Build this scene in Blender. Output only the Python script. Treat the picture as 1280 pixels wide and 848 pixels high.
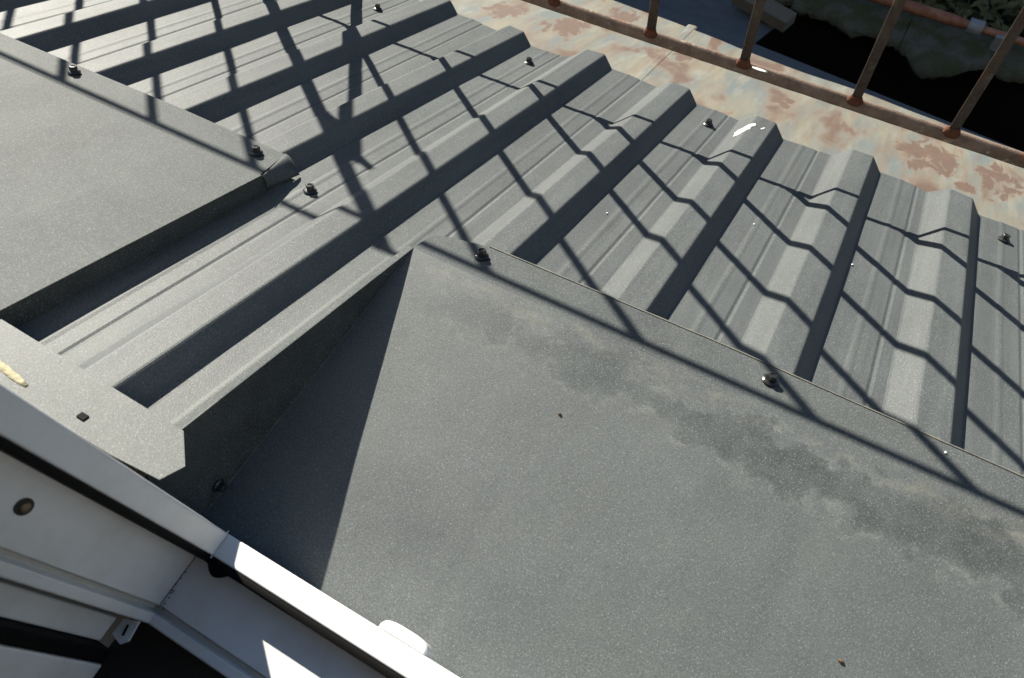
import bpy, bmesh, math, random
from mathutils import Vector, Matrix, noise
random.seed(7)
scn = bpy.context.scene
for o in list(bpy.data.objects):
    bpy.data.objects.remove(o)

# ------------------------------------------------------------------ camera, sky, sun, exposure
CAMLOC = Vector((0.6292, -0.34189, 0.63122))
VIEW = Vector((-0.2719048, 0.38672929, -0.88119705)).normalized()
RIGHT = Vector((0.87023145, 0.48971864, -0.05359932)).normalized()
cam = bpy.data.cameras.new('camera')
cam.sensor_width = 36.0
cam.lens = 968.7 / 1280.0 * 36.0
cam.clip_start = 0.01
cam.clip_end = 2000.0
cam.dof.use_dof = True
cam.dof.focus_distance = 0.80
cam.dof.aperture_fstop = 13.0
camo = bpy.data.objects.new('camera', cam)
scn.collection.objects.link(camo)
up = RIGHT.cross(VIEW).normalized()
camo.matrix_world = Matrix.Translation(CAMLOC) @ Matrix((RIGHT, up, -VIEW)).transposed().to_4x4()
scn.camera = camo

SUN = Vector((-0.7032741, 0.5577156, 0.44086149)).normalized()   # towards the sun
world = bpy.data.worlds.new('World')
scn.world = world
world.use_nodes = True
wn = world.node_tree
sky = wn.nodes.new('ShaderNodeTexSky')
sky.sky_type = 'NISHITA'
sky.sun_disc = False
sky.ozone_density = 3.0
sky.dust_density = 0.2
sky.air_density = 1.0
sky.sun_elevation = math.asin(SUN.z)
sky.sun_rotation = math.atan2(SUN.x, SUN.y)
bg = wn.nodes['Background']
bg.inputs['Strength'].default_value = 0.058
wn.links.new(sky.outputs['Color'], bg.inputs['Color'])
sl = bpy.data.lights.new('sun', 'SUN')
sl.energy = 5.0
sl.angle = math.radians(0.53)
sl.color = (1.0, 0.94, 0.82)
so = bpy.data.objects.new('sun', sl)
scn.collection.objects.link(so)
so.rotation_euler = SUN.to_track_quat('Z', 'Y').to_euler()
so.location = (-3, 3, 3)
scn.view_settings.view_transform = 'Standard'
scn.view_settings.look = 'None'
scn.view_settings.gamma = 1.0
scn.view_settings.exposure = 1.16

# ------------------------------------------------------------------ helpers
TH = math.radians(24.2)
CT, ST = math.cos(TH), math.sin(TH)
def rw(x, s, n):                      # roof frame (along wall, down the slope, normal) to world
    return Vector((x, s * CT + n * ST, -s * ST + n * CT))
RX, RS, RN = Vector((1, 0, 0)), Vector((0, CT, -ST)), Vector((0, ST, CT))

def empty(name, loc, label, cat, group=None):
    o = bpy.data.objects.new(name, None)
    o.empty_display_size = 0.05
    o.location = loc
    scn.collection.objects.link(o)
    tag(o, label, cat, group)
    return o
def tag(o, label=None, cat=None, group=None, kind=None):
    if label: o['label'] = label
    if cat: o['category'] = cat
    if group: o['group'] = group
    if kind: o['kind'] = kind
    return o
def origin(o):
    v = Vector((0, 0, 0))
    while o is not None:
        v = v + Vector(o.location)
        o = o.parent
    return v
def mesh(name, verts, faces, mat, parent=None, smooth=False, label=None, loc=None):
    """verts in world coordinates; children keep theirs relative to the parent's place"""
    me = bpy.data.meshes.new(name)
    base = origin(parent) if parent is not None else Vector((0, 0, 0))
    l = Vector(loc) - base if loc is not None else Vector((0, 0, 0))
    off = base + l
    me.from_pydata([tuple(Vector(v) - off) for v in verts], [], faces)
    me.materials.append(mat)
    me.update()
    bm = bmesh.new(); bm.from_mesh(me)
    bmesh.ops.recalc_face_normals(bm, faces=bm.faces)
    bm.to_mesh(me); bm.free()
    if smooth:
        for p in me.polygons: p.use_smooth = True
    o = bpy.data.objects.new(name, me)
    o.location = l
    scn.collection.objects.link(o)
    if parent is not None: o.parent = parent
    if label: o['label'] = label
    return o
class MB:
    def __init__(s): s.v = []; s.f = []
    def add(s, verts, faces):
        b = len(s.v); s.v += [Vector(v) for v in verts]
        s.f += [tuple(b + i for i in f) for f in faces]
    def box(s, c, ax, ay, az):        # centre and three half-axis vectors
        c = Vector(c); P = []
        for k in (-1, 1):
            for j in (-1, 1):
                for i in (-1, 1): P.append(c + i * ax + j * ay + k * az)
        s.add(P, [(0, 2, 3, 1), (4, 5, 7, 6), (0, 1, 5, 4), (2, 6, 7, 3), (0, 4, 6, 2), (1, 3, 7, 5)])
    def abox(s, x0, x1, y0, y1, z0, z1):
        s.box(((x0 + x1) / 2, (y0 + y1) / 2, (z0 + z1) / 2), Vector(((x1 - x0) / 2, 0, 0)), Vector((0, (y1 - y0) / 2, 0)), Vector((0, 0, (z1 - z0) / 2)))
    def rings(s, rings, cap=True, closed=True):
        n = len(rings[0]); b = len(s.v)
        for r in rings: s.v += [Vector(p) for p in r]
        for k in range(len(rings) - 1):
            for i in range(n if closed else n - 1):
                j = (i + 1) % n
                s.f.append((b + k * n + i, b + k * n + j, b + (k + 1) * n + j, b + (k + 1) * n + i))
        if cap and closed:
            s.f.append(tuple(b + i for i in range(n))[::-1])
            s.f.append(tuple(b + (len(rings) - 1) * n + i for i in range(n)))
    def tube(s, p0, p1, r, n=12, wob=0.0, seg=1, r1=None):
        p0, p1 = Vector(p0), Vector(p1); d = (p1 - p0).normalized()
        a = d.orthogonal().normalized(); c = d.cross(a)
        R = []
        for k in range(seg + 1):
            t = k / seg; q = p0.lerp(p1, t); rr = r if r1 is None else r + (r1 - r) * t
            ring = []
            for i in range(n):
                w = 2 * math.pi * i / n
                pt = q + (a * math.cos(w) + c * math.sin(w)) * rr
                if wob: pt += (pt - q).normalized() * wob * noise.noise(pt * 140)
                ring.append(pt)
            R.append(ring)
        s.rings(R)
    def slab(s, poly, nrm, t):        # flat sheet with thickness, poly at the top
        n = Vector(nrm).normalized() * t
        top = [Vector(p) for p in poly]; bot = [p - n for p in top]
        s.rings([bot, top])
    def build(s, name, mat, parent=None, smooth=False, label=None, loc=None):
        return mesh(name, s.v, s.f, mat, parent, smooth, label, loc)

# ------------------------------------------------------------------ materials
class NT:
    def __init__(s, name):
        s.m = bpy.data.materials.new(name); s.m.use_nodes = True
        s.t = s.m.node_tree; s.b = s.t.nodes['Principled BSDF']
        s.pos = s.t.nodes.new('ShaderNodeNewGeometry').outputs['Position']
    def n(s, typ, **kw):
        x = s.t.nodes.new(typ)
        for k, v in kw.items(): setattr(x, k, v)
        return x
    def l(s, a, b): s.t.links.new(a, b)
    def mp(s, scale=(1, 1, 1), rot=(0, 0, 0), loc=(0, 0, 0), typ='POINT'):
        x = s.n('ShaderNodeMapping', vector_type=typ)
        x.inputs['Scale'].default_value = scale; x.inputs['Rotation'].default_value = rot; x.inputs['Location'].default_value = loc
        s.l(s.pos, x.inputs['Vector']); return x.outputs['Vector']
    def roofco(s):                    # position in the roof frame
        return s.mp(rot=(TH, 0, 0))
    def scaled(s, vec, sc, loc=(0, 0, 0)):
        x = s.n('ShaderNodeMapping'); x.inputs['Scale'].default_value = sc; x.inputs['Location'].default_value = loc
        s.l(vec, x.inputs['Vector']); return x.outputs['Vector']
    def noise(s, vec, scale=5, detail=4, rough=.55, dist=0.0):
        x = s.n('ShaderNodeTexNoise'); x.inputs['Scale'].default_value = scale; x.inputs['Detail'].default_value = detail
        x.inputs['Roughness'].default_value = rough; x.inputs['Distortion'].default_value = dist
        s.l(vec, x.inputs['Vector']); return x.outputs['Fac']
    def ramp(s, fac, stops, interp='LINEAR'):
        x = s.n('ShaderNodeValToRGB'); cr = x.color_ramp; cr.interpolation = interp
        while len(cr.elements) < len(stops): cr.elements.new(0.5)
        for e, (p, c) in zip(cr.elements, stops):
            e.position = p; e.color = (c, c, c, 1) if isinstance(c, (int, float)) else (*c, 1)
        s.l(fac, x.inputs['Fac']); return x.outputs['Color']
    def mix(s, fac, a, b, mode='MIX'):
        x = s.n('ShaderNodeMix', data_type='RGBA', blend_type=mode)
        for sock, v in ((x.inputs[0], fac), (x.inputs[6], a), (x.inputs[7], b)):
            if isinstance(v, (int, float)): sock.default_value = v
            elif isinstance(v, tuple): sock.default_value = (*v, 1)
            else: s.l(v, sock)
        return x.outputs[2]
    def math(s, op, a, b=None, c=None):
        x = s.n('ShaderNodeMath', operation=op)
        for i, v in enumerate((a, b, c)):
            if v is None: continue
            if isinstance(v, (int, float)): x.inputs[i].default_value = v
            else: s.l(v, x.inputs[i])
        return x.outputs[0]
    def sep(s, vec):
        x = s.n('ShaderNodeSeparateXYZ'); s.l(vec, x.inputs[0]); return x.outputs
    def bump(s, h, strength=.3, dist=.001, prev=None):
        x = s.n('ShaderNodeBump'); x.inputs['Strength'].default_value = strength; x.inputs['Distance'].default_value = dist
        s.l(h, x.inputs['Height'])
        if prev is not None: s.l(prev, x.inputs['Normal'])
        return x.outputs['Normal']
    def set(s, color=None, rough=None, metal=None, normal=None, spec=None):
        for k, v in (('Base Color', color), ('Roughness', rough), ('Metallic', metal), ('Normal', normal), ('Specular IOR Level', spec)):
            if v is None: continue
            i = s.b.inputs[k]
            if isinstance(v, (int, float)): i.default_value = v
            elif isinstance(v, tuple): i.default_value = (*v, 1)
            else: s.l(v, i)
        return s.m

def coated(name, stain=False, streak=True, tint=(.90, 1.0, 1.03), gain=1.0, spec=.23, rgh=.54):
    t = NT(name); rc = t.roofco()
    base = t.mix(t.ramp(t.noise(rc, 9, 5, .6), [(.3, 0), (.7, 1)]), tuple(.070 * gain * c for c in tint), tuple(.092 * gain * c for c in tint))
    if streak:                         # dust washed down the ribs
        st = t.ramp(t.noise(t.scaled(rc, (70, 3.2, 20)), 1.0, 4, .6, .4), [(.42, 0), (.72, 1)])
        base = t.mix(t.math('MULTIPLY', st, .42), base, (.128, .140, .135))
        dk = t.ramp(t.noise(t.scaled(rc, (120, 5, 20), (3, 1, 0)), 1.0, 3, .6, .6), [(.58, 0), (.75, 1)])
        base = t.mix(t.math('MULTIPLY', dk, .28), base, (.055, .060, .060))
    else:
        bl = t.ramp(t.noise(rc, 26, 5, .65), [(.4, 0), (.75, 1)])
        base = t.mix(t.math('MULTIPLY', bl, .30), base, (.112, .124, .120))
        b2 = t.ramp(t.noise(t.scaled(rc, (5, 9, 5), (2, 0, 0)), 1, 5, .65, .5), [(.38, 0), (.70, 1)])
        base = t.mix(t.math('MULTIPLY', b2, .32), base, (.122, .132, .122))
        sc = t.ramp(t.noise(t.scaled(rc, (9, 160, 9), (0, 4, 0)), 1, 5, .7, .8), [(.66, 0), (.70, 1)])
        base = t.mix(t.math('MULTIPLY', sc, .25), base, (.15, .165, .165))
    rough = .5
    if stain:
        x, y, z = t.sep(rc)
        # S coordinate of the puddle band below the fold; wider towards the right end
        cen = t.math('MULTIPLY_ADD', x, .004, -.090)
        d = t.math('ABSOLUTE', t.math('SUBTRACT', y, cen))
        wid = t.math('MULTIPLY_ADD', x, .0270, .0030)
        wn1 = t.math('MULTIPLY', t.math('SUBTRACT', t.noise(rc, 42, 4, .58, .2), .5), .070)
        wn2 = t.math('MULTIPLY', t.math('SUBTRACT', t.noise(rc, 13, 2, .5), .5), .042)
        e = t.math('SUBTRACT', t.math('ADD', t.math('ADD', wid, wn1), wn2), d)       # >0 inside the mark
        inside = t.ramp(t.math('MULTIPLY_ADD', e, 30, .5), [(.42, 0), (.82, 1)], 'EASE')
        rim = t.ramp(t.math('MULTIPLY_ADD', e, 30, .5), [(.24, 0), (.42, 1), (.47, 1), (.58, 0)])
        rimn = t.ramp(t.noise(rc, 60, 5, .7), [(.46, 0), (.72, 1)])
        blot = t.ramp(t.noise(rc, 33, 4, .6), [(.32, .30), (.62, 1)])
        fade = t.ramp(x, [(.32, 0), (.40, .55), (.66, 1)])
        base = t.mix(t.math('MULTIPLY', t.math('MULTIPLY', inside, blot), t.math('MULTIPLY', fade, .70)), base, (.036, .045, .045))
        base = t.mix(t.math('MULTIPLY', t.math('MULTIPLY', rim, rimn), t.math('MULTIPLY', fade, .75)), base, (.20, .21, .195))
        # silt dried along the fold
        f = t.ramp(t.math('ABSOLUTE', t.math('ADD', y, .063)), [(0, 1), (.014, 0)])
        fn = t.ramp(t.noise(t.scaled(rc, (40, 90, 40)), 1, 4, .7), [(.45, 0), (.7, 1)])
        base = t.mix(t.math('MULTIPLY', t.math('MULTIPLY', f, fn), .55), base, (.215, .205, .165))
    if not streak:                     # dried run marks washed across the flat sheets
        rn = t.ramp(t.noise(t.scaled(rc, (34, 3.5, 6), (7, 1, 0)), 1, 5, .62, .7), [(.52, 0), (.70, 1)])
        base = t.mix(t.math('MULTIPLY', rn, .22), base, (.135, .145, .138))
        rd = t.ramp(t.noise(t.scaled(rc, (24, 5, 6), (2, 9, 0)), 1, 5, .62, .9), [(.54, 0), (.72, 1)])
        base = t.mix(t.math('MULTIPLY', rd, .22), base, (.055, .064, .066))
    # fine mica sparkle of the textured coating
    g = t.noise(rc, 900, 2, .7)
    base = t.mix(t.ramp(g, [(.56, 0), (.76, 1)]), base, (.235, .252, .250))
    base = t.mix(t.math('MULTIPLY', t.ramp(g, [(.30, 1), (.46, 0)]), .5), base, (.035, .037, .038))
    big = t.noise(rc, 210, 1, .5)
    base = t.mix(t.ramp(big, [(.84, 0), (.87, .6)]), base, (.33, .35, .35))
    nb = t.bump(g, .40, .0006)
    nb = t.bump(t.noise(rc, 14, 3, .5), .25, .004, nb)
    return t.set(base, rgh, 0.0, nb, spec)

M = {}
M['steel'] = coated('coated_steel', gain=1.08)
M['plate'] = coated('coated_steel_plate', stain=True, streak=False, gain=1.35, spec=.2, rgh=.55)
M['plate2'] = coated('coated_steel_flashing', streak=False, gain=1.0, spec=.10, rgh=.62)
M['strip'] = coated('coated_steel_strip', streak=False, gain=1.0, spec=.20, rgh=.52)
M['side'] = coated('coated_steel_shaded', streak=False, gain=.5, spec=.06, rgh=.6)  # darker copy of the coating: shade of upstand and skirt put into the colour
t = NT('dust_edge'); M['dust'] = t.set(t.mix(t.ramp(t.noise(t.mp(), 60, 4, .7), [(.35, 0), (.7, 1)]), (.085, .092, .092), (.19, .175, .14)), .8)
# old painted galvanised sheet, flaking to rust
SPOTS = [(.745, .675, .048, .070), (.800, .600, .018, .022), (.845, .665, .036, .065), (.130, .70, .035, .060), (.175, .84, .03, .05), (.02, .68, .03, .05), (.33, .75, .016, .03), (.52, .70, .012, .03)]
t = NT('rusty_sheet'); rc = t.roofco()
ns = t.noise(t.scaled(rc, (15, 8, 8), (.35, 0, 0)), 1, 3, .5, .5)
base = t.mix(t.ramp(t.noise(t.scaled(rc, (26, 6, 6), (5, 2, 0)), 1, 4, .55), [(.36, 0), (.62, 1)]), (.205, .190, .145), (.125, .150, .150))
base = t.mix(t.ramp(t.noise(t.scaled(rc, (40, 14, 14), (1, 7, 0)), 1, 4, .6), [(.52, 0), (.72, .8)]), base, (.235, .235, .20))
base = t.mix(t.ramp(t.noise(t.scaled(rc, (55, 7, 7), (9, 3, 0)), 1, 4, .6), [(.48, 0), (.68, .6)]), base, (.15, .108, .078))
rh = t.ramp(ns, [(.48, 0), (.60, 1), (.61, 1)])
ri = t.ramp(t.math('ADD', ns, t.math('MULTIPLY', t.math('SUBTRACT', t.noise(t.scaled(rc, (80, 30, 30)), 1, 5, .65), .5), .12)), [(.565, 0), (.65, 1)])
sx, sy, sz = t.sep(rc)
wob = t.math('MULTIPLY_ADD', t.math('SUBTRACT', t.noise(t.scaled(rc, (38, 20, 20), (1.3, 0, 0)), 1, 6, .62, .8), .5), 6.0, .1)
spot = None
for (cx_, cy_, rx_, ry_) in SPOTS:
    dd = t.math('ADD', t.math('POWER', t.math('DIVIDE', t.math('SUBTRACT', sx, cx_), rx_), 2), t.math('POWER', t.math('DIVIDE', t.math('SUBTRACT', sy, cy_), ry_), 2))
    spot = dd if spot is None else t.math('MINIMUM', spot, dd)
spot = t.math('ADD', spot, wob)
rh = t.math('MAXIMUM', rh, t.ramp(t.math('MULTIPLY', spot, .7), [(.60, 1), (.95, 0)]))
ri = t.math('MAXIMUM', ri, t.ramp(spot, [(.60, 1), (.86, 0)]))
base = t.mix(t.math('MULTIPLY', rh, .5), base, (.20, .145, .10))
base = t.mix(t.math('MULTIPLY', ri, .85), base, t.mix(t.noise(rc, 90, 4, .7), (.085, .050, .036), (.150, .095, .072)))
M['rusty'] = t.set(base, .62, 0.0, t.bump(t.noise(rc, 120, 5, .7), .35, .0012))
# rusted iron with remains of red-brown primer
def rusted(name, g, tint=(1, 1, 1)):
    t = NT(name); v = t.mp()
    def c(*q): return tuple(g * a_ * b_ for a_, b_ in zip(q, tint))
    base = t.mix(t.ramp(t.noise(v, 40, 6, .7), [(.35, 0), (.65, 1)]), c(.080, .058, .046), c(.15, .115, .093))
    base = t.mix(t.ramp(t.noise(v, 95, 4, .7), [(.6, 0), (.7, 1)]), base, c(.24, .19, .155))
    base = t.mix(t.ramp(t.noise(t.scaled(v, (60, 60, 30), (4, 0, 0)), 1, 3, .6), [(.62, 0), (.70, .7)]), base, c(.17, .075, .038))
    return t.set(base, .8, 0.0, t.bump(t.noise(v, 260, 5, .75), .7, .0015), .25)
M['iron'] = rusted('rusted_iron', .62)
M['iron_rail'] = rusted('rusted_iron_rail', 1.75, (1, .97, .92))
t = NT('weld_rust'); v = t.mp()
M['weld'] = t.set(t.mix(t.noise(v, 200, 4, .7), (.045, .018, .010), (.20, .065, .025)), .9, 0, t.bump(t.noise(v, 400, 4, .7), .9, .002))
t = NT('white_pvc'); v = t.mp()
d = t.ramp(t.noise(v, 30, 5, .65), [(.45, 0), (.8, 1)])
d2 = t.ramp(t.noise(v, 420, 3, .6), [(.70, 0), (.76, 1)])
d = t.math('MAXIMUM', d, t.math('MULTIPLY', d2, t.ramp(t.noise(v, 22, 3, .6), [(.5, 0), (.7, 1)])))
M['pvc'] = t.set(t.mix(t.math('MULTIPLY', d, .45), (.78, .785, .78), (.54, .52, .46)), .34, 0, t.bump(t.noise(v, 25, 2, .5), .05, .002))
t = NT('pvc_groove'); M['pvc_grey'] = t.set(t.mix(t.noise(t.mp(), 120, 4, .7), (.34, .33, .29), (.6, .58, .53)), .6)
t = NT('rubber'); M['rubber'] = t.set(t.mix(t.noise(t.mp(), 150, 3, .6), (.003, .003, .0035), (.006, .006, .006)), .8, None, None, .15)
t = NT('screw_paint'); v = t.mp()
M['screw'] = t.set(t.mix(t.noise(v, 500, 3, .6), (.018, .02, .022), (.05, .052, .055)), .28, .3, t.bump(t.noise(v, 700, 2, .5), .2, .0004))
t = NT('epdm'); M['epdm'] = t.set((.012, .012, .012), .8)
t = NT('brass_screw'); v = t.mp(); M['brass'] = t.set(t.mix(t.noise(v, 700, 3, .6), (.10, .08, .045), (.22, .17, .09)), .45, .6)
t = NT('foam'); v = t.mp(); M['foam'] = t.set(t.mix(t.noise(v, 160, 4, .6), (.30, .27, .15), (.46, .43, .31)), .9, 0, t.bump(t.noise(v, 300, 3, .6), .6, .002))
t = NT('white_paint'); M['white'] = t.set(t.mix(t.noise(t.mp(), 300, 3, .6), (.70, .70, .68), (.86, .86, .84)), .7)
t = NT('debris'); M['debris'] = t.set(t.mix(t.noise(t.mp(), 400, 3, .6), (.05, .032, .018), (.14, .09, .045)), .85)
t = NT('mossy_concrete'); v = t.mp()
base = t.mix(t.ramp(t.noise(v, 18, 5, .65), [(.40, 0), (.58, 1)]), (.11, .11, .085), (.062, .070, .028))
base = t.mix(t.ramp(t.noise(v, 60, 4, .7), [(.55, 0), (.7, 1)]), base, (.07, .08, .032))
M['moss'] = t.set(base, .95, 0, t.bump(t.noise(v, 70, 5, .7), .8, .01))
t = NT('pipe_paint'); v = t.mp()
M['pipe'] = t.set(t.mix(t.ramp(t.noise(v, 30, 5, .7), [(.4, 0), (.65, 1)]), (.24, .085, .045), (.36, .19, .11)), .5, 0, t.bump(t.noise(v, 200, 3, .6), .3, .001))
t = NT('galvanised'); v = t.mp(); M['galv'] = t.set(t.mix(t.noise(v, 40, 5, .6), (.18, .20, .21), (.34, .36, .37)), .5, .2)
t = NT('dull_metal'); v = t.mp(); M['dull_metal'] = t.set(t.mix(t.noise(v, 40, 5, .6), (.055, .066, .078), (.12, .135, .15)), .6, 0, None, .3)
t = NT('shade_black_wall'); v = t.mp(); M['shade_black'] = t.set(t.mix(t.noise(v, 12, 5, .6), (.006, .006, .006), (.016, .015, .013)), .95, 0, None, .1)  # near-black colour stands in for the deep shade beyond the eaves
t = NT('weathered_board'); v = t.mp(); M['board'] = t.set(t.mix(t.noise(t.scaled(v, (10, 120, 120)), 1, 4, .6), (.08, .07, .05), (.17, .15, .115)), .85)
t = NT('soil'); v = t.mp(); M['soil'] = t.set(t.mix(t.noise(v, 8, 6, .7), (.010, .008, .006), (.032, .027, .018)), .95, 0, t.bump(t.noise(v, 30, 5, .7), .8, .03))
t = NT('brickwork_dark'); v = t.mp(); M['plaster'] = t.set(t.mix(t.noise(v, 6, 5, .6), (.30, .28, .25), (.42, .40, .36)), .9, 0, t.bump(t.noise(v, 90, 4, .6), .3, .004))
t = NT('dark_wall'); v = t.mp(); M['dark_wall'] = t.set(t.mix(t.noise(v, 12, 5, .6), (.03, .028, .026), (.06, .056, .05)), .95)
t = NT('room_paint'); v = t.mp(); M['room'] = t.set(t.mix(t.noise(v, 5, 4, .6), (.10, .085, .07), (.14, .12, .10)), .9)
t = NT('room_floor'); v = t.mp(); M['floor'] = t.set(t.mix(t.noise(t.scaled(v, (3, 30, 1)), 1, 4, .6), (.03, .018, .01), (.06, .036, .02)), .6)
t = NT('roof_tile'); v = t.mp(); M['tile'] = t.set(t.mix(t.noise(v, 4, 4, .6), (.18, .06, .04), (.26, .10, .07)), .9)
t = NT('glass_dark'); M['glass'] = t.set((.02, .025, .03), .08)
t = NT('leaf')
oi = t.n('ShaderNodeObjectInfo'); v = t.mp()
lc = t.mix(t.ramp(t.noise(v, 7, 3, .6), [(.35, 0), (.65, 1)]), (.075, .085, .022), (.18, .15, .05))
lc = t.mix(t.ramp(t.noise(v, 23, 2, .6), [(.6, 0), (.7, 1)]), lc, (.34, .27, .12))
M['leaf'] = t.set(lc, .6)

# ------------------------------------------------------------------ setting: ground, house wall
GZ = -2.6
N = 48
gv, gf = [], []
def gz(x, y): return GZ + .08 * noise.noise(Vector((x * .7, y * .7, 0)))
xs = [-400, -60, -20, -8] + [-4 + .35 * i for i in range(28)] + [8, 20, 60, 400]
ys = [-400, -60, -8, 0] + [.6 + .35 * i for i in range(24)] + [12, 25, 60, 400]
for y in ys:
    for x in xs: gv.append((x, y, gz(x, y)))
nx = len(xs)
for j in range(len(ys) - 1):
    for i in range(nx - 1): gf.append((j * nx + i, j * nx + i + 1, (j + 1) * nx + i + 1, (j + 1) * nx + i))
tag(mesh('ground', gv, gf, M['soil'], smooth=True), kind='structure')

# house: wall with the window opening, room behind it, lower wall carrying the roof
house = empty('house', (0, -.6, GZ), 'plastered house whose window and grey lean-to roof the picture looks down on', 'house')
WX0, WX1, WZ0, WZ1 = .322, 1.798, .062, 1.448
m = MB(); m.abox(-2.6, WX0, -.66, -.3385, -.95, 2.3); m.build('wall', M['plaster'], house)
m = MB(); m.abox(WX1, 3.6, -.66, -.3385, -.95, 2.3); m.build('wall', M['plaster'], house)
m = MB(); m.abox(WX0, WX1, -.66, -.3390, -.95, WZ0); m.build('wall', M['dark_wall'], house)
m = MB(); m.abox(WX0, WX1, -.66, -.3390, WZ1, 2.3); m.build('wall', M['plaster'], house)
m = MB(); m.abox(-2.6, 3.6, -4.0, -.662, -1.05, -.952); m.build('room_floor', M['floor'], house)
m = MB(); m.abox(-2.6, 3.6, -4.1, -4.0, -.952, 2.3); m.build('room_wall', M['room'], house)
m = MB(); m.abox(-2.7, -2.602, -4.0, -.662, -.952, 2.3); m.build('room_wall', M['room'], house)
m = MB(); m.abox(3.602, 3.7, -4.0, -.662, -.952, 2.3); m.build('room_wall', M['room'], house)
m = MB(); m.abox(-2.7, 3.7, -4.1, -.338, 2.302, 2.4); m.build('room_ceiling', M['room'], house)
m = MB(); m.abox(-2.6, 3.6, .60, .70, GZ - .2, -.42); m.build('lower_wall', M['shade_black'], house)
m = MB(); m.abox(-2.7, -2.602, -4.0, .60, GZ - .2, -.96); m.build('lower_wall', M['dark_wall'], house)
m = MB(); m.abox(3.602, 3.7, -4.0, .60, GZ - .2, -.96); m.build('lower_wall', M['dark_wall'], house)
m = MB(); m.abox(-2.7, 3.7, -4.1, -4.0, GZ - .2, -1.06); m.build('lower_wall', M['dark_wall'], house)

# ------------------------------------------------------------------ screws
def screw_parts(parent, pos, axis, scale=1.0, spin=0.0):
    """hex-headed roofing screw: rubber seal, flanged washer, hex head"""
    n = Vector(axis).normalized(); a = n.orthogonal().normalized(); a = Matrix.Rotation(spin, 3, n) @ a; b = n.cross(a)
    pos = Vector(pos)
    def ring(r, z, k, ph=0.0): return [pos + n * z * scale + (a * math.cos(2 * math.pi * i / k + ph) + b * math.sin(2 * math.pi * i / k + ph)) * r * scale for i in range(k)]
    m = MB(); m.rings([ring(.0064, -.0004, 18), ring(.0068, .0010, 18), ring(.0062, .0018, 18)])
    w = m.build('screw', M['epdm'], parent, True, loc=pos)
    m = MB(); m.rings([ring(.0070, .0018, 18), ring(.0071, .0023, 18), ring(.0058, .0032, 18), ring(.0049, .0036, 18)])
    m.build('washer', M['screw'], w, False)
    m = MB(); m.rings([ring(.0045, .0034, 6), ring(.0045, .0082, 6), ring(.0039, .0088, 6), ring(.0025, .0089, 6), ring(.0022, .0082, 6)])
    m.build('hex_head', M['screw'], w, False)
    return w

# ------------------------------------------------------------------ profiled roof sheets
P, H = .1375, .0175
EAVE_DX = {-3: .0, -2: -.012, -1: -.010, 0: -.010, 1: .0015, 2: -.0043, 3: .004, 4: .001, 5: .0, 6: -.0065, 7: -.006, 8: -.006, 9: -.006}
FL_DX = {-5: .012, -4: .012, -3: .012, -2: .0105, -1: .002, 0: -.003, 1: -.0035, 2: -.003, 3: .0, 4: .0022, 5: .003, 6: -.002, 7: -.002, 8: -.002, 9: -.002}
EAVE_S = {-1: .575, 0: .573, 1: .549, 2: .569, 3: .549, 4: .534, 5: .536, 6: .512, 7: .512, 8: .512}
def eave_s(x):
    k = x / P; i = math.floor(k); f = k - i
    a = EAVE_S.get(i, .575 if i < 0 else .512); b = EAVE_S.get(i + 1, .575 if i < 0 else .512)
    f = min(1, max(0, (f - .25) / .5))
    return a + (b - a) * f
# one period, x measured from the right foot of rib k (N = 0)
PROF = [(0.0015, 0.0), (.0215, 0.0), (.0250, .0005), (.0270, .0005), (.0305, 0.0), (.0445, 0.0), (.0472, -.0009), (.0480, -.0009), (.0508, 0.0),
        (.0665, 0.0), (.0688, .0009), (.0880, .0163), (.0900, .0173), (.0915, H), (.1165, H), (.1180, .0172), (.1192, .0163), (.1335, .0010), (.1350, .0002)]
def sheet(parent, k0, k1, s0, name='roof_sheet', tail=None, head=None, lift=0.0):
    prof = []
    for k in range(k0, k1 + 1):
        for (x, n) in PROF:
            xx = k * P + x
            if tail and xx > tail: continue
            if head and xx < head: continue
            prof.append((k, xx, n + lift))
    ST_ = 30
    verts, faces = [], []
    for j in range(ST_ + 1):
        t = j / ST_
        for (k, x, n) in prof:
            kk = k + 1 if (x - k * P) > .06 else k         # the rib this point belongs to
            dx0 = FL_DX.get(kk, FL_DX[-5] if kk < 0 else -.002); dx1 = EAVE_DX.get(kk, -.008)
            s1 = eave_s(x)
            s = s0 + (s1 - s0) * t
            u = max(-.4, s / .55)
            dx = dx0 + (dx1 - dx0) * (u if u > 0 else 0)
            wav = .00045 * noise.noise(Vector((x * 30, s * 7, k * 1.7))) + .00012 * noise.noise(Vector((x * 90, s * 22, 3)))
            verts.append(rw(x + dx, s, n + wav))
    npf = len(prof)
    for j in range(ST_):
        for i in range(npf - 1):
            faces.append((j * npf + i, j * npf + i + 1, (j + 1) * npf + i + 1, (j + 1) * npf + i))
    o = mesh(name, verts, faces, M['steel'], parent)
    md = o.modifiers.new('thickness', 'SOLIDIFY'); md.thickness = .0007; md.offset = -1
    return o
roof = empty('metal_roof', rw(.3, .1, 0), 'dark grey ribbed sheet metal roof sloping down to the rusty eaves sheet', 'roof')
sheet(roof, -6, 2, -.368, tail=2 * P + .0446)
sheet(roof, 2, 9, -.046, head=2 * P + .0300, lift=.0009)

for (x, s) in [(.167, -.017), (-.106, .480), (.167, .482), (.450, .488), (.847, .460)]:
    screw_parts(roof, rw(x, s, .0002 if x < .3 else .0011), RN + .05 * RX * random.uniform(-1, 1) + .05 * RS * random.uniform(-1, 1), 1.0, random.uniform(0, 1))

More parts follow.
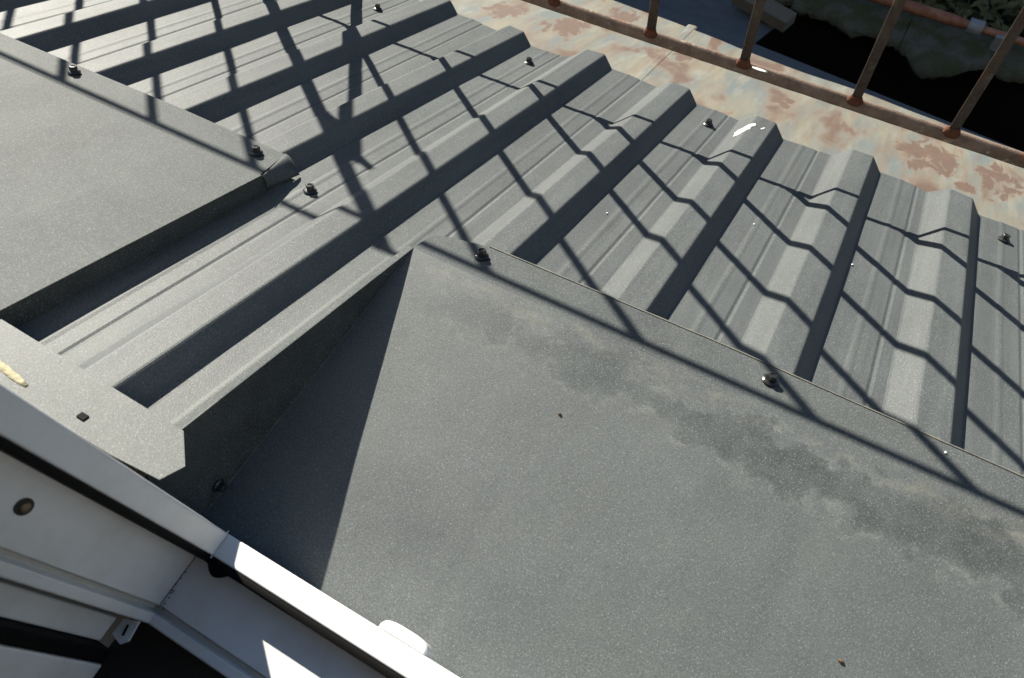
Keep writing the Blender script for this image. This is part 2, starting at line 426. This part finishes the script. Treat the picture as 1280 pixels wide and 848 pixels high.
# ------------------------------------------------------------------ right-hand sill flashing: flange, plate, upstand
fl = empty('sill_flashing', rw(.6, -.2, -.03), 'large flat grey flashing plate with a water stained band below the window frame', 'flashing')
NF = .0192
FOLD = -.054
KS = .37
def plate_n(s): return NF + KS * (s - FOLD)
XR = 1.72
m = MB()
edge = [(.3203, -.024), (.3330, -.0165), (.372, -.0045)]
for i in range(1, 61):
    x_ = .372 + (XR - .372) * i / 60
    b_ = -.0045 + .006 * (x_ - .372) / .228 if x_ < .6 else .0015 - .002 * min(1, (x_ - .6) / .4)
    edge.append((x_, b_ + .0006 * noise.noise(Vector((x_ * 22, 1, 4)))))
poly = [rw(x, s, NF) for x, s in edge] + [rw(XR, FOLD, NF), rw(.3167, FOLD, NF)]
m.slab(poly, RN, .0007)
flange = m.build('flange', M['plate2'], fl)
m = MB()                               # dusty cut edge of the flange
for (a, b) in zip(edge[2:], edge[3:]):
    p0, p1 = rw(a[0], a[1], NF + .0003), rw(b[0], b[1], NF + .0003)
    d = (p1 - p0)
    m.box((p0 + p1) / 2 + RS * .0004, d / 2, RS * .0007, RN * .0005)
m.build('edge', M['dust'], flange)
m = MB()                               # plate, lightly dished grid
pv, pf = [], []
NX_, NS_ = 60, 18
S_END = -.338
for j in range(NS_ + 1):
    s = FOLD + (S_END - FOLD) * (j / NS_)
    for i in range(NX_ + 1):
        x = .3172 + (XR - .3172) * i / NX_
        w = (.0014 * noise.noise(Vector((x * 5, s * 7, 2))) + .0004 * noise.noise(Vector((x * 17, s * 19, 6)))) * min(1, j / 3)
        pv.append(rw(x, s, plate_n(s) + w))
for j in range(NS_):
    for i in range(NX_):
        a = j * (NX_ + 1) + i
        pf.append((a, a + 1, a + NX_ + 2, a + NX_ + 1))
pl = mesh('plate', pv, pf, M['plate'], fl, True)
# upstand: the side wall between the level plate and the sloping roof
XU = .3176
m = MB()
top = [(-.053, .0185), (-.12, .0183), (-.22, .0180), (-.30, .0177), (-.365, .0175)]
r0, r1 = [], []
for (s, n) in top: r0.append(rw(XU, s, n)); r1.append(rw(XU + .0006, s, min(n - .0004, plate_n(s) + .0006)))
q0 = [v - RX * .0008 for v in r0]; q1 = [v - RX * .0008 for v in r1]
m.rings([r1, r0, q0, q1], cap=False, closed=False)
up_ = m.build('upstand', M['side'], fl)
m = MB()                               # return fold lying over the pan to the left of the upstand
a0 = [rw(XU - .0009, s, n + .0004) for s, n in top]; a1 = [rw(XU - .007, s, n - .0005) for s, n in top]
a2 = [rw(XU - .0125, s, n - .0100) for s, n in top]; a3 = [rw(XU - .0185, s, .0024) for s, n in top]
m.rings([a0, a1, a2, a3], cap=False, closed=False)
o = m.build('return_fold', M['plate2'], up_)
md = o.modifiers.new('thickness', 'SOLIDIFY'); md.thickness = .0007; md.offset = -1
m = MB()                               # folded edge; shinier coat at its lower end puts in a glint
for (p, q) in zip(r0[3:], r0[4:]): m.box((p + q) / 2 - RX * .0001 + RN * .0005, (q - p) / 2, RX * .0006, RN * .0005)
m.build('folded_edge', M['strip'], up_)
m = MB()
for (p, q) in zip(r0[:3], r0[1:4]): m.box((p + q) / 2 - RX * .0001 + RN * .0005, (q - p) / 2, RX * .0006, RN * .0005)
m.build('folded_edge', M['plate2'], up_)
m = MB()                               # sealant run along the foot of the upstand
pts = [rw(XU + .0012, s, plate_n(s) + .0008) for s in (-.07, -.11, -.16, -.21, -.26, -.31, -.337)]
for p, q in zip(pts, pts[1:]): m.tube(p, q, .0011, 6)
m.build('foot_seam', M['plate2'], up_)
for (s, n) in [(-.311, -.0642)]:
    screw_parts(fl, rw(XU + .0004, s, n), RX, .8, .3)
for (x, s) in [(.375, -.025), (.655, -.020)]:
    screw_parts(fl, rw(x, s, NF), RN + .08 * RX * random.uniform(-1, 1) - .06 * RS, 1.0, random.uniform(0, 1))

# ------------------------------------------------------------------ left-hand flashing plate on top of the ribs
fl2 = empty('flat_flashing', rw(-.1, -.2, .02), 'smooth flat grey flashing plate lying over the ribs left of the trough', 'flashing')
NL = .0228
XL0, XL1 = -.95, .1335
m = MB()
m.slab([rw(XL0, -.004, NF), rw(-.30, -.006, NF), rw(-.02, .001, NF), rw(.1205, .000, NF), rw(.1300, -.047, NF), rw(XL0, -.047, NF)], RN, .0007)
m.build('flange', M['plate2'], fl2)
m = MB()
m.slab([rw(XL0, -.0472, NF), rw(.1300, -.0472, NF), rw(XL1 + .003, -.0540, NL), rw(XL0, -.0540, NL)], RN, .0007)
m.build('fold', M['strip'], fl2)
pv, pf = [], []
for j in range(13):
    s = -.0542 + (-.368 + .0542) * j / 12
    for i in range(25):
        x = XL0 + (XL1 + .003 * (1 - j / 12) - XL0) * i / 24
        pv.append(rw(x, s, NL + .0006 * noise.noise(Vector((x * 6, s * 6, 5))) * (1 if 0 < j < 12 and i < 24 else 0)))
for j in range(12):
    for i in range(24):
        a = j * 25 + i; pf.append((a, a + 1, a + 26, a + 25))
o = mesh('plate', pv, pf, M['plate2'], fl2)
md = o.modifiers.new('thickness', 'SOLIDIFY'); md.thickness = .0007; md.offset = -1
m = MB()
m.slab([rw(XL1 + .0040, -.0480, NL - .002), rw(XL1 + .0032, -.0545, NL + .0002), rw(XL1 + .0002, -.36, NL + .0002), rw(XL1 - .0005, -.36, .0008), rw(XL1 + .0033, -.0480, .0008)], RX, .0007)
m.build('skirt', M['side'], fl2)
m = MB()                               # corner turned down over the flank of the rib
A, B, C_, D = rw(.1206, .0004, NF), rw(.1388, -.0004, .0022), rw(.1382, -.0480, .0070), rw(.1372, -.0530, NL)
def fcurve(p, q, bulge, k=7):
    return [p.lerp(q, i / (k - 1)) + (RX * .8 + RN) * bulge * math.sin(math.pi * (i / (k - 1)) ** .7) for i in range(k)]
E0, E1 = fcurve(A, B, .0026), fcurve(D, C_, .0012)
cols = []
for c_ in range(7):
    f = c_ / 6
    cols.append([p.lerp(q, f) + (RX + RN) * .0007 * noise.noise(Vector((f * 3, i * .6, 4))) for i, (p, q) in enumerate(zip(E0, E1))])
m.rings(cols, cap=False, closed=False)
o = m.build('corner_flap', M['plate2'], fl2, True)
md = o.modifiers.new('thickness', 'SOLIDIFY'); md.thickness = .0009; md.offset = 1
for (x, s) in [(-.164, -.020), (.100, -.020)]:
    screw_parts(fl2, rw(x, s, NF), RN + .08 * RX * random.uniform(-1, 1), 1.0, random.uniform(0, 1))

# strip of flashing against the wall at the head of the roof
fs = empty('wall_flashing', rw(.22, -.35, .019), 'narrow grey flashing strip with a clipped corner beside the white window jamb', 'flashing')
m = MB()
m.slab([rw(XL0, -.330, NF), rw(XL1, -.3305, NF), rw(.3205, -.3340, NF), rw(.3432, -.3550, NF), rw(.3385, -.3715, NF), rw(.30, -.3745, NF), rw(XL0, -.3745, NF)], RN, .0007)
m.build('strip', M['strip'], fs)
m = MB(); m.box(rw(.2605, -.3625, NF + .0005), RX * .0032, RS * .0024, RN * .0006)
m.build('dark_block', M['rubber'], fs)  # low black block standing in for a small dark hole
m = MB()
prev = None
random.seed(3)
for i in range(22):
    x = .08 + .13 * i / 21
    s = -.3545 - .009 * (x - .163) / .09 if x > .163 else -.3545
    r = (.0013 + .0009 * random.random()) * (1 if x < .19 else max(.25, 1 - (x - .19) / .07))
    p = rw(x, s - .0055, NF - .0002)
    ring = [p + (RS * math.cos(w) * 1.3 + RN * max(-.2, math.sin(w)) * .7) * r * (1 + .5 * random.random()) for w in [2 * math.pi * q / 9 for q in range(9)]]
    if prev is None: R_ = []
    R_.append(ring); prev = ring
m.rings(R_)
tag(m.build('foam_bead', M['foam'], None, True), 'yellow expanding foam bead squeezed out between grey strip and window jamb', 'foam')

# ------------------------------------------------------------------ window frame
XC, ZS, Y0 = .370, .110, -.336
win = empty('window_frame', ((XC + 1.75) / 2, Y0 - .035, ZS - .05), 'white plastic window frame corner with black rubber seal at lower left', 'window')
XE, ZE = 1.75, 1.40
FP = [(0, -.046), (0, -.0008), (-.0008, 0), (-.0162, 0), (-.017, -.0008), (-.017, -.0190), (-.020, -.0208), (-.0615, -.0215), (-.0622, -.0262), (-.0662, -.0262), (-.0670, -.0185), (-.0735, -.0185), (-.0745, -.0195), (-.0745, -.046)]
def frame_ring(corner, pts, inset=0.0):
    R = []
    for (y, u) in pts:
        if corner == 0: R.append((XC + u, Y0 + y, ZS + u))
        if corner == 1: R.append((XE - u, Y0 + y, ZS + u))
        if corner == 2: R.append((XE - u, Y0 + y, ZE - u))
        if corner == 3: R.append((XC + u, Y0 + y, ZE - u))
    return [Vector(p) for p in R]
GP = [(-.0160, -.0016), (-.0180, -.0008), (-.0212, -.0028), (-.0226, -.0060), (-.0210, -.0085), (-.0160, -.0085)]
for a, b, nm in ((0, 1, 'sill_member'), (1, 2, 'jamb'), (2, 3, 'head_member'), (3, 0, 'jamb')):
    m = MB(); m.rings([frame_ring(a, FP), frame_ring(b, FP)]); o = m.build(nm, M['pvc'], win)
    bv = o.modifiers.new('soft', 'BEVEL'); bv.width = .0007; bv.segments = 2; bv.limit_method = 'ANGLE'
    m = MB(); m.rings([frame_ring(a, GP), frame_ring(b, GP)]); m.build('seal', M['rubber'], o, True)
    m = MB(); gp = [(-.0628, -.0260), (-.0628, -.0253), (-.0656, -.0253), (-.0656, -.0260)]
    m.rings([frame_ring(a, gp), frame_ring(b, gp)]); m.build('groove', M['pvc_grey'], o)
# thickened joint of the seal at the corner
m = MB()
c = Vector((XC, Y0 - .0190, ZS))
R_ = []
for k in range(9):
    f = k / 8; rr = .0034 * math.sin(math.pi * (.08 + .84 * f))
    q = c + Vector((-.004 + .019 * f, -.0022 - .0018 * math.sin(math.pi * f), -.0075))
    R_.append([q + Vector((0, math.cos(w) * rr * 1.5, math.sin(w) * rr)) for w in [2 * math.pi * i / 10 for i in range(10)]])
m.rings(R_); m.build('seal_joint', M['rubber'], win, True)
# welded mitre: thin dark line with crumbs
m = MB()
for (ya, yb, u) in ((-.0205, -.0612, -.0185),):
    ua, ub = (-.0208, -.0215) if u else (0, 0)
    w = .0002 if u else .0003
    pa, pb = Vector((XC + ua, Y0 + ya, ZS + ua)), Vector((XC + ub, Y0 + yb, ZS + ub))
    dg = Vector((1, 0, 1)).normalized(); pe = Vector((1, 0, -1)).normalized()
    m.box((pa + pb) / 2 + dg * .0001, (pb - pa) / 2, pe * w, dg * .0003)
random.seed(11)
for i in range(26):
    f = random.random() ** .5
    p = Vector((XC - .0208, Y0 - .024 - .038 * f, ZS - .0208)) + Vector((random.uniform(0, .004) * f, 0, .0004))
    m.box(p, Vector((.0003, 0, 0)), Vector((0, .0003, 0)), Vector((0, 0, .0003)))
m.build('weld_seam', M['dark_wall'], win)
m = MB()                               # sliver of flash left standing at the weld
m.box((XC - .001, Y0 + .0008, ZS + .0004), Vector((.0002, 0, 0)), Vector((0, .0010, 0)), Vector((.0003, 0, .0011)))
m.box((XC + .0002, Y0 - .0178, ZS + .0008), Vector((.0003, 0, 0)), Vector((0, .0010, 0)), Vector((.0003, 0, .0012)))
m.build('weld_flash', M['pvc'], win)
# fixing screw in an oval recess of the jamb
cx = Vector((XC - .0212, -.3767, .2675))
m = MB()
def oval(r1, r2, x): return [cx + Vector((x, math.cos(w) * r1, math.sin(w) * r2)) for w in [2 * math.pi * i / 16 for i in range(16)]]
m.rings([oval(.0047, .0062, -.001), oval(.0047, .0062, .0006), oval(.0040, .0054, .0007)]); hole = m.build('screw_recess', M['dark_wall'], win)
m = MB(); m.rings([oval(.0033, .0036, 0), oval(.0033, .0036, .0014), oval(.0020, .0022, .0018)]); m.build('screw_head', M['brass'], hole, True)
# drain cap on the outside of the sill
m = MB(); R_ = []
xa, xb = .4945, .5310
for z, g in ((-.024, 1), (-.0022, 1), (-.0010, .97), (-.0004, .90)):
    ring = []
    for i in range(17):
        w = math.pi * i / 16
        ex = abs(math.cos(w)) ** .6 * math.copysign(1, math.cos(w))
        ring.append(((xa + xb) / 2 + ex * (xb - xa) / 2 * g, Y0 + .0002 + abs(math.sin(w)) ** .7 * .0080 * g, ZS + z))
    R_.append(ring)
m.rings(R_); m.build('drain_cap', M['pvc'], win)
# striker plate on the inner edge of the jamb
m = MB()
hz = .098
m.slab([(.3375, -.4152, hz), (.3480, -.4112, hz), (.3500, -.4245, hz), (.3465, -.4285, hz), (.3420, -.4275, hz), (.3375, -.4262, hz)], (0, 0, 1), .0025)
st = m.build('striker_plate', M['pvc'], win)
m = MB(); m.box((.3440, -.4200, hz + .0003), Vector((.0007, .0002, 0)), Vector((-.0008, .0035, 0)), Vector((0, 0, .0004))); m.build('slot', M['rubber'], st)

# open sash, swung into the room
sash = empty('window_sash', (.31, -.42, .10), 'white window sash with black seal standing open behind the frame', 'window')
def vbox(x0, x1, y0, y1, name, mat, z0=.103, z1=1.37, parent=None):
    m = MB(); m.abox(x0, x1, y0, y1, z0, z1); o = m.build(name, mat, parent or sash)
    bv = o.modifiers.new('soft', 'BEVEL'); bv.width = .0015; bv.segments = 2
    return o
vbox(.268, .3365, -.4330, -.4160, 'sash_lip', M['pvc'])
vbox(.2775, .3470, -.4430, -.4335, 'sash_seal', M['rubber'], .100)
vbox(.262, .3465, -.5200, -.4435, 'stile', M['pvc'], .099)
vbox(.262, .3465, -1.05, -.975, 'stile', M['pvc'], .099)
vbox(.262, .3465, -.9745, -.5205, 'bottom_rail', M['pvc'], .099, .175)
vbox(.262, .3465, -.9745, -.5205, 'top_rail', M['pvc'], 1.295, 1.37)
vbox(.300, .3100, -.9740, -.5210, 'pane', M['glass'], .176, 1.294)
m = MB(); m.abox(.266, .2668, -.4325, -.4165, .11, 1.36); m.build('lip_edge', M['pvc_grey'], sash)

# ------------------------------------------------------------------ old rusty eaves sheet
es = empty('eaves_sheet', rw(.4, .7, -.01), 'old pale painted eaves sheet with rust patches under the iron railing', 'metal sheet')
def edge_s(x): return .905 - .115 * max(-.6, min(1.2, x - .15))
pv, pf = [], []
NX_, NS_ = 90, 14
x0, x1 = -1.1, 1.75
for j in range(NS_ + 1):
    for i in range(NX_ + 1):
        x = x0 + (x1 - x0) * i / NX_
        s = .40 + (edge_s(x) + .004 * noise.noise(Vector((x * 14, 1, 1))) - .40) * j / NS_
        n = -.006 + .0035 * noise.noise(Vector((x * 6, s * 5, 9))) * (j / NS_)
        pv.append(rw(x, s, n))
for j in range(NS_):
    for i in range(NX_):
        a = j * (NX_ + 1) + i; pf.append((a, a + 1, a + NX_ + 2, a + NX_ + 1))
o = mesh('sheet', pv, pf, M['rusty'], es, True)
md = o.modifiers.new('thickness', 'SOLIDIFY'); md.thickness = .0012; md.offset = -1
def sheet_n(x, s):
    j = max(0, min(1, (s - .40) / (edge_s(x) - .40)))
    return -.006 + .0035 * noise.noise(Vector((x * 6, s * 5, 9))) * j
m = MB()                               # lapped seam running down the slope
R_ = []
for k in range(21):
    s = .58 + (.91 - .58) * k / 20; x = .3095 - .0155 * k / 20
    R_.append([rw(x + dx, s, sheet_n(x + dx, s) + dn) for dx, dn in ((-.010, -.0008), (-.006, .0003), (.005, .0006), (.0080, -.0008))])
m.rings(R_); m.build('lap_seam', M['rusty'], es)

# ------------------------------------------------------------------ iron railing
YR, ZB, ZT = .4457, -.084, .411
rail = empty('iron_railing', (.2, YR, ZB), 'rusty iron railing of upright bars standing above the eaves sheet', 'railing')
def rust_tube(p0, p1, r, name, n=14, seg=30, parent=None):
    m = MB(); m.tube(p0, p1, r, n, wob=r * .09, seg=seg)
    return m.build(name, M['iron'], parent or rail, True)
m = MB(); R_ = []
ra, rb = Vector((0, .67, .74)), Vector((0, -.74, .67))
for k in range(241):                   # bottom rail, rounded flat bar pitted by rust
    x = -1.45 + 2.9 * k / 240
    ring = []
    for i in range(12):
        w = 2 * math.pi * i / 12
        cw, sw = math.cos(w), math.sin(w)
        q = Vector((x, YR, ZB)) + ra * .0080 * abs(cw) ** .7 * math.copysign(1, cw) + rb * .0036 * abs(sw) ** .7 * math.copysign(1, sw)
        ring.append(q + rb * .0006 * noise.noise(q * 90) + ra * .0005 * noise.noise(q * 70 + Vector((3, 0, 0))))
    R_.append(ring)
m.rings(R_); m.build('bottom_rail', M['iron_rail'], rail, True)
def flat_bar(p0, p1, a, b, rot, name, seg=26):
    p0, p1 = Vector(p0), Vector(p1); m = MB(); R_ = []
    ax, ay = Vector((math.cos(rot), -math.sin(rot), 0)), Vector((math.sin(rot), math.cos(rot), 0))
    for k in range(seg + 1):
        q = p0.lerp(p1, k / seg); ring = []
        for i in range(14):
            w = 2 * math.pi * i / 14; cw, sw = math.cos(w), math.sin(w)
            pt = q + ax * a * abs(cw) ** .75 * math.copysign(1, cw) + ay * b * abs(sw) ** .75 * math.copysign(1, sw)
            ring.append(pt + ay * .0005 * noise.noise(pt * 80) + ax * .0004 * noise.noise(pt * 60 + Vector((0, 5, 0))))
        R_.append(ring)
    m.rings(R_); return m.build(name, M['iron'], rail, True)
rust_tube((-1.45, YR, ZT), (1.45, YR, ZT), .0043, 'top_rail', seg=60)
bars = [-1.28, -1.14, -1.005, -.877, -.755, -.622, -.485, -.207, -.054, .0996, .222, .355, .480, .618, .730, .862, .99, 1.12, 1.25]
VIS = {.222: (.207, 0), .355: (.349, .0), .480: (.476, 0), .618: (.617, 0), .730: (.731, 0)}
for x in bars:
    xb = VIS.get(x, (x, 0))[0]
    xt = x + random.uniform(-.003, .003)
    b = flat_bar((xb, YR, ZB + .001), (xt, YR, ZT - .003), .0060, .0017, -math.radians(20), 'bar')
    m = MB()                           # lumpy weld at the foot
    rr = []
    for k in range(5):
        z = ZB + .0015 + .0110 * k / 4; r = (.0092, .0100, .0092, .0082, .0070)[k]
        rr.append([(xb + math.cos(w) * r * (1 + .25 * noise.noise(Vector((x * 50 + math.cos(w) * 2, math.sin(w) * 2, k)))), YR + math.sin(w) * r * .55, z) for w in [2 * math.pi * i / 12 for i in range(12)]])
    m.rings(rr); m.build('weld', M['weld'], b, True)
rust_tube((-.372, YR, -.205), (-.338, YR, ZT), .0088, 'post', 12, 24)
rust_tube((-.160, YR + .012, -.212), (-.340, YR + .012, .285), .0078, 'strut', 12, 24)
rust_tube((-.338, YR, .245), (-.303, YR, .279), .0055, 'hook', 10, 6)
rust_tube((1.40, YR, -.205), (1.40, YR, ZT), .0105, 'post', 12, 24)
rust_tube((-1.42, YR, -.205), (-1.42, YR, ZT), .0105, 'post', 12, 24)
m = MB()                               # blob of white paint on the bottom rail
R_ = []
for k in range(7):
    f = k / 6; x = .4875 + .020 * f; r = math.sin(math.pi * (.1 + .8 * f)) * (.55 + .9 * abs(noise.noise(Vector((f * 6, 2, 2)))))
    R_.append([(x, YR + math.cos(w) * .0065 * r, ZB + .0052 + (.0014 * r if math.sin(w) > 0 else -.0004)) for w in [2 * math.pi * i / 8 for i in range(8)]])
m.rings(R_); m.build('paint_blob', M['white'], rail, True, label='white paint splash beside the foot of a bar')

# ------------------------------------------------------------------ beyond the eaves: gutter channel, mossy wall, pipe
g = MB()
gp = [(-.060, .055), (-.050, 0), (.056, -.012), (.058, -.03)]
R_ = [[(x, 1.03 + y - .10 * (x - .4), -.585 + z) for (y, z) in gp] for x in (-1.4, -.5, .2, .6, 1.0, 1.8)]
g.rings(R_, cap=False, closed=False)
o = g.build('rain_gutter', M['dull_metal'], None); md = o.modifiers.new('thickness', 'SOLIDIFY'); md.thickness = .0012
tag(o, 'grey metal gutter in shade just beyond the eaves sheet', 'gutter')

random.seed(5)
mw = empty('mossy_wall', (.6, 1.85, GZ), 'low mossy concrete wall in deep shade behind the railing', 'wall')
x = -2.2; k = 0
while x < 3.2:                          # coping stones of uneven depth
    L = random.uniform(.22, .42)
    fy = 1.815 + random.uniform(-.015, .015); top = -1.03 + random.uniform(-.012, .012)
    m = MB(); rows = []
    nn = 26
    for j in range(7):
        v = j / 6; row = []
        for i in range(nn):
            xx = x + (L - .002) * i / (nn - 1)
            yf = fy - .11 * math.exp(-((xx - .75) / .085) ** 2) + .04 * noise.noise(Vector((xx * 11, 3, 0))) + .018 * noise.noise(Vector((xx * 40, 8, 0))) + .008 * noise.noise(Vector((xx * 110, 5, 0)))
            yy = yf + (1.96 - yf) * v
            zz = top + .012 * noise.noise(Vector((xx * 16, yy * 16, 4))) + .008 * noise.noise(Vector((xx * 60, yy * 60, 2))) - (.018 if j == 0 else 0)
            row.append((xx, yy, zz))
        rows.append(row)
    low = [(p[0], p[1] + .03, top - .045) for p in rows[0]]; back = [(p[0], p[1], top - .045) for p in rows[-1]]
    m.rings([low] + rows + [back], cap=False, closed=False)
    for side in (0, nn - 1):
        poly = [r[side] for r in [low] + rows + [back]]
        b = len(m.v); m.v += [Vector(p) for p in poly]; m.f.append(tuple(range(b, b + len(poly))))
    m.build('coping_stone', M['moss'], mw, True)
    x += L
m = MB(); m.abox(-2.2, 3.2, 1.885, 1.95, GZ - .2, -1.07); m.build('wall_body', M['shade_black'], mw)

pipe = empty('service_pipe', (.6, 1.885, -1.0), 'red brown pipe with a metal clamp running along the mossy wall', 'pipe')
m = MB(); R_ = []
for k in range(61):
    xx = -1.4 + 3.9 * k / 60; yy = 1.892 - .035 * max(0, xx - .62)
    r = .0165 if xx < .80 else .0115
    R_.append([(xx, yy + math.cos(w) * r, -.992 + math.sin(w) * r) for w in [2 * math.pi * i / 16 for i in range(16)]])
m.rings(R_); m.build('tube', M['pipe'], pipe, True)
for xx in (.815, -.2, 1.7):
    m = MB(); yy = 1.892 - .035 * max(0, xx - .62)
    R_ = [[(xx + dx, yy + math.cos(w) * r, -.992 + math.sin(w) * r) for w in [2 * math.pi * i / 18 for i in range(18)]] for dx, r in ((-.020, .016), (-.020, .0215), (.020, .0215), (.020, .016))]
    m.rings(R_, cap=False); cl = m.build('clamp', M['galv'], pipe)
    m = MB(); m.abox(xx + .06, xx + .085, yy - .025, yy - .006, -1.03, -.985); m.build('bracket', M['galv'], pipe)

# shaded odds and ends left of the gap
o = MB(); o.box((-.02, 1.23, -.72), Vector((.36, 0, .01)), Vector((.03, .15, -.03)), Vector((0, 0, .003)))
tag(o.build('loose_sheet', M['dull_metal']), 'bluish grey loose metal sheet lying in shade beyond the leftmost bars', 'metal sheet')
o = MB(); o.box((.315, 1.335, -.70), Vector((.075, -.022, 0)), Vector((.006, .022, 0)), Vector((0, 0, .014)))
tag(o.build('weathered_board', M['board']), 'short weathered board end beside the dark gap behind the railing', 'board')
for z0, nm in ((-.745, 'ledge'),):
    o = MB(); o.abox(-1.4, .30, 1.10, 1.42, -1.3, z0 - .03)
    tag(o.build('masonry_pier', M['shade_black']), 'dark masonry pier under the loose metal sheet', 'masonry')

# ------------------------------------------------------------------ foliage on the ground behind the wall
random.seed(21)
lv, lf = [], []
def leaf(p, size, nrm, spin):
    n = nrm.normalized(); a = n.orthogonal().normalized(); a = Matrix.Rotation(spin, 3, n) @ a; b = n.cross(a)
    i = len(lv)
    lv.extend([p - a * size, p - a * size * .1 + b * size * .42 + n * size * .08, p + a * size, p - a * size * .1 - b * size * .42 + n * size * .08])
    lf.append((i, i + 1, i + 2)); lf.append((i, i + 2, i + 3))
for i in range(26000):
    xx = random.uniform(-1.5, 4.0); yy = random.uniform(2.05, 5.5)
    hgt = .55 * max(0, noise.noise(Vector((xx * 1.6, yy * 1.6, 3))) + .45)
    zz = GZ + .05 + random.random() ** .6 * hgt
    leaf(Vector((xx, yy, zz)), random.uniform(.025, .06), Vector((random.gauss(0, .6), random.gauss(0, .6), 1)), random.uniform(0, 6.28))
o = mesh('undergrowth', lv, lf, M['leaf'])
tag(o, 'olive and yellow undergrowth on the ground behind the mossy wall', 'undergrowth', kind='stuff')
for i in range(1):
    xx = 1.02; yy = 2.75
    m = MB(); m.tube((xx, yy, GZ), (xx + random.uniform(-.3, .3), yy + random.uniform(-.3, .3), GZ + random.uniform(.6, .9)), .006, 6, r1=.003)
    tag(m.build('dry_stalk', M['board']), 'thin dry stalk sticking out of the undergrowth', 'plant')

# unseen house added across the yard to keep it in shade
nb = empty('added_shade_house', (-8, 8, GZ), 'unseen rendered house added across the yard so its shade covers the ground', 'house')
TOPZ = 3.72
m = MB(); m.abox(-17, 2.5, 6.2, 12.2, GZ - .2, TOPZ - .12); m.build('wall', M['plaster'], nb)
m = MB(); m.rings([[(-17.3, 6.0, TOPZ - .12), (-17.3, 9.2, TOPZ + 1.1), (-17.3, 12.4, TOPZ - .12)], [(2.8, 6.0, TOPZ - .12), (2.8, 9.2, TOPZ + 1.1), (2.8, 12.4, TOPZ - .12)]]); m.build('roof', M['tile'], nb)
for xx in (-15, -12, -9, -6, -3, 0):
    for zz in (-1.6, 1.0):
        m = MB(); m.abox(xx, xx + 1.2, 6.17, 6.205, zz, zz + 1.3); w = m.build('window', M['glass'], nb)
        m = MB(); m.abox(xx - .06, xx + 1.26, 6.10, 6.19, zz - .06, zz - .005); m.build('sill', M['plaster'], w)

# ------------------------------------------------------------------ small things lying on the metal
def blob(name, c, ax, ay, az, mat, label, cat, group=None, n=10, seed=0):
    m = MB(); rr = []
    c = Vector(c)
    for k in range(4):
        e = (1.0, .92, .6, .12)[k]; z = (-.2, .35, .8, 1.0)[k]
        rr.append([c + (ax * math.cos(w) + ay * math.sin(w)) * e * (1 + .35 * noise.noise(Vector((math.cos(w) * 1.7 + seed, math.sin(w) * 1.7, seed * 3.1)))) + az * z for w in [2 * math.pi * i / n for i in range(n)]])
    m.rings(rr)
    return tag(m.build(name, mat, None, True), label, cat, group)
d = (rw(.5081, .5083, 0) - rw(.4851, .4414, 0)); dn = d.normalized(); sd = RN.cross(dn)
def surf_n(x, s, lift=.0009):
    for k in range(-6, 10):
        pts = []
        for (px, pn) in PROF:
            kk = k + 1 if px > .06 else k
            u = max(0, s / .55); dx = FL_DX.get(kk, 0) + (EAVE_DX.get(kk, -.008) - FL_DX.get(kk, 0)) * u
            pts.append((k * P + px + dx, pn + lift))
        for (xa_, na), (xb_, nb_) in zip(pts, pts[1:]):
            if xa_ <= x <= xb_: return na + (nb_ - na) * (x - xa_) / max(1e-9, xb_ - xa_)
    return lift
def splash(p0, p1, half, label, seed):
    (xa_, sa), (xb_, sb) = p0, p1
    m = MB(); rows = []
    L = math.hypot(xb_ - xa_, sb - sa); ux, us = (xb_ - xa_) / L, (sb - sa) / L
    for k in range(25):
        f = k / 24
        wd = half * (max(0.0, math.sin(math.pi * f)) ** .6) * (.6 + .9 * abs(noise.noise(Vector((f * 5 + seed, seed, 0))))) + .0002
        off = half * .8 * noise.noise(Vector((f * 4, seed, 7)))
        row = []
        for j in range(5):
            q = (j / 4 * 2 - 1) * wd + off
            x, s = xa_ + ux * L * f - us * q, sa + us * L * f + ux * q
            row.append(rw(x, s, surf_n(x, s) + .0005 + .0005 * (1 - abs(j - 2) / 2)))
        rows.append(row)
    m.rings(rows, cap=False, closed=False)
    o = m.build('bird_dropping', M['white'], None, True)
    md = o.modifiers.new('thickness', 'SOLIDIFY'); md.thickness = .0005; md.offset = -1
    return tag(o, label, 'bird dropping')
splash((.4915, .460), (.5085, .506), .0085, 'white bird dropping smeared along the end of a roof rib', 3.0)
splash((.519, .492), (.5235, .502), .0018, 'tiny white splash near the end of the rib with the smear', 5.0)
blob('debris_crumb', rw(.517, -.135, plate_n(-.135) + .0006), RX * .0018, RS * .0013, RN * .0014, M['debris'], 'small brown crumb in the middle of the large flashing plate', 'crumb', seed=2)
blob('debris_crumb', rw(.771, -.203, plate_n(-.203) + .0006), RX * .0022, RS * .0015, RN * .0016, M['debris'], 'small brown crumb near the bottom right of the large plate', 'crumb', seed=5)
specks = [(.800, -.012, NF, 'tiny white speck on the flange near the right edge'), (.430, .165, .001, 'tiny white speck in the trough above the first flange screw'), (.575, .265, .001, 'tiny white speck in the trough left of the middle rib'), (.690, .260, .001, 'tiny white speck in the trough beside the second rib from the right'), (.622, .405, .0012, 'tiny white speck in the trough just right of the smeared rib')]
for i, (x, s, n, lab) in enumerate(specks):
    blob('white_speck', rw(x, s, n + .0006), RX * .0012, RS * .0016, RN * .0009, M['white'], lab, 'grit', 'white specks on the roof metal', n=7, seed=i)
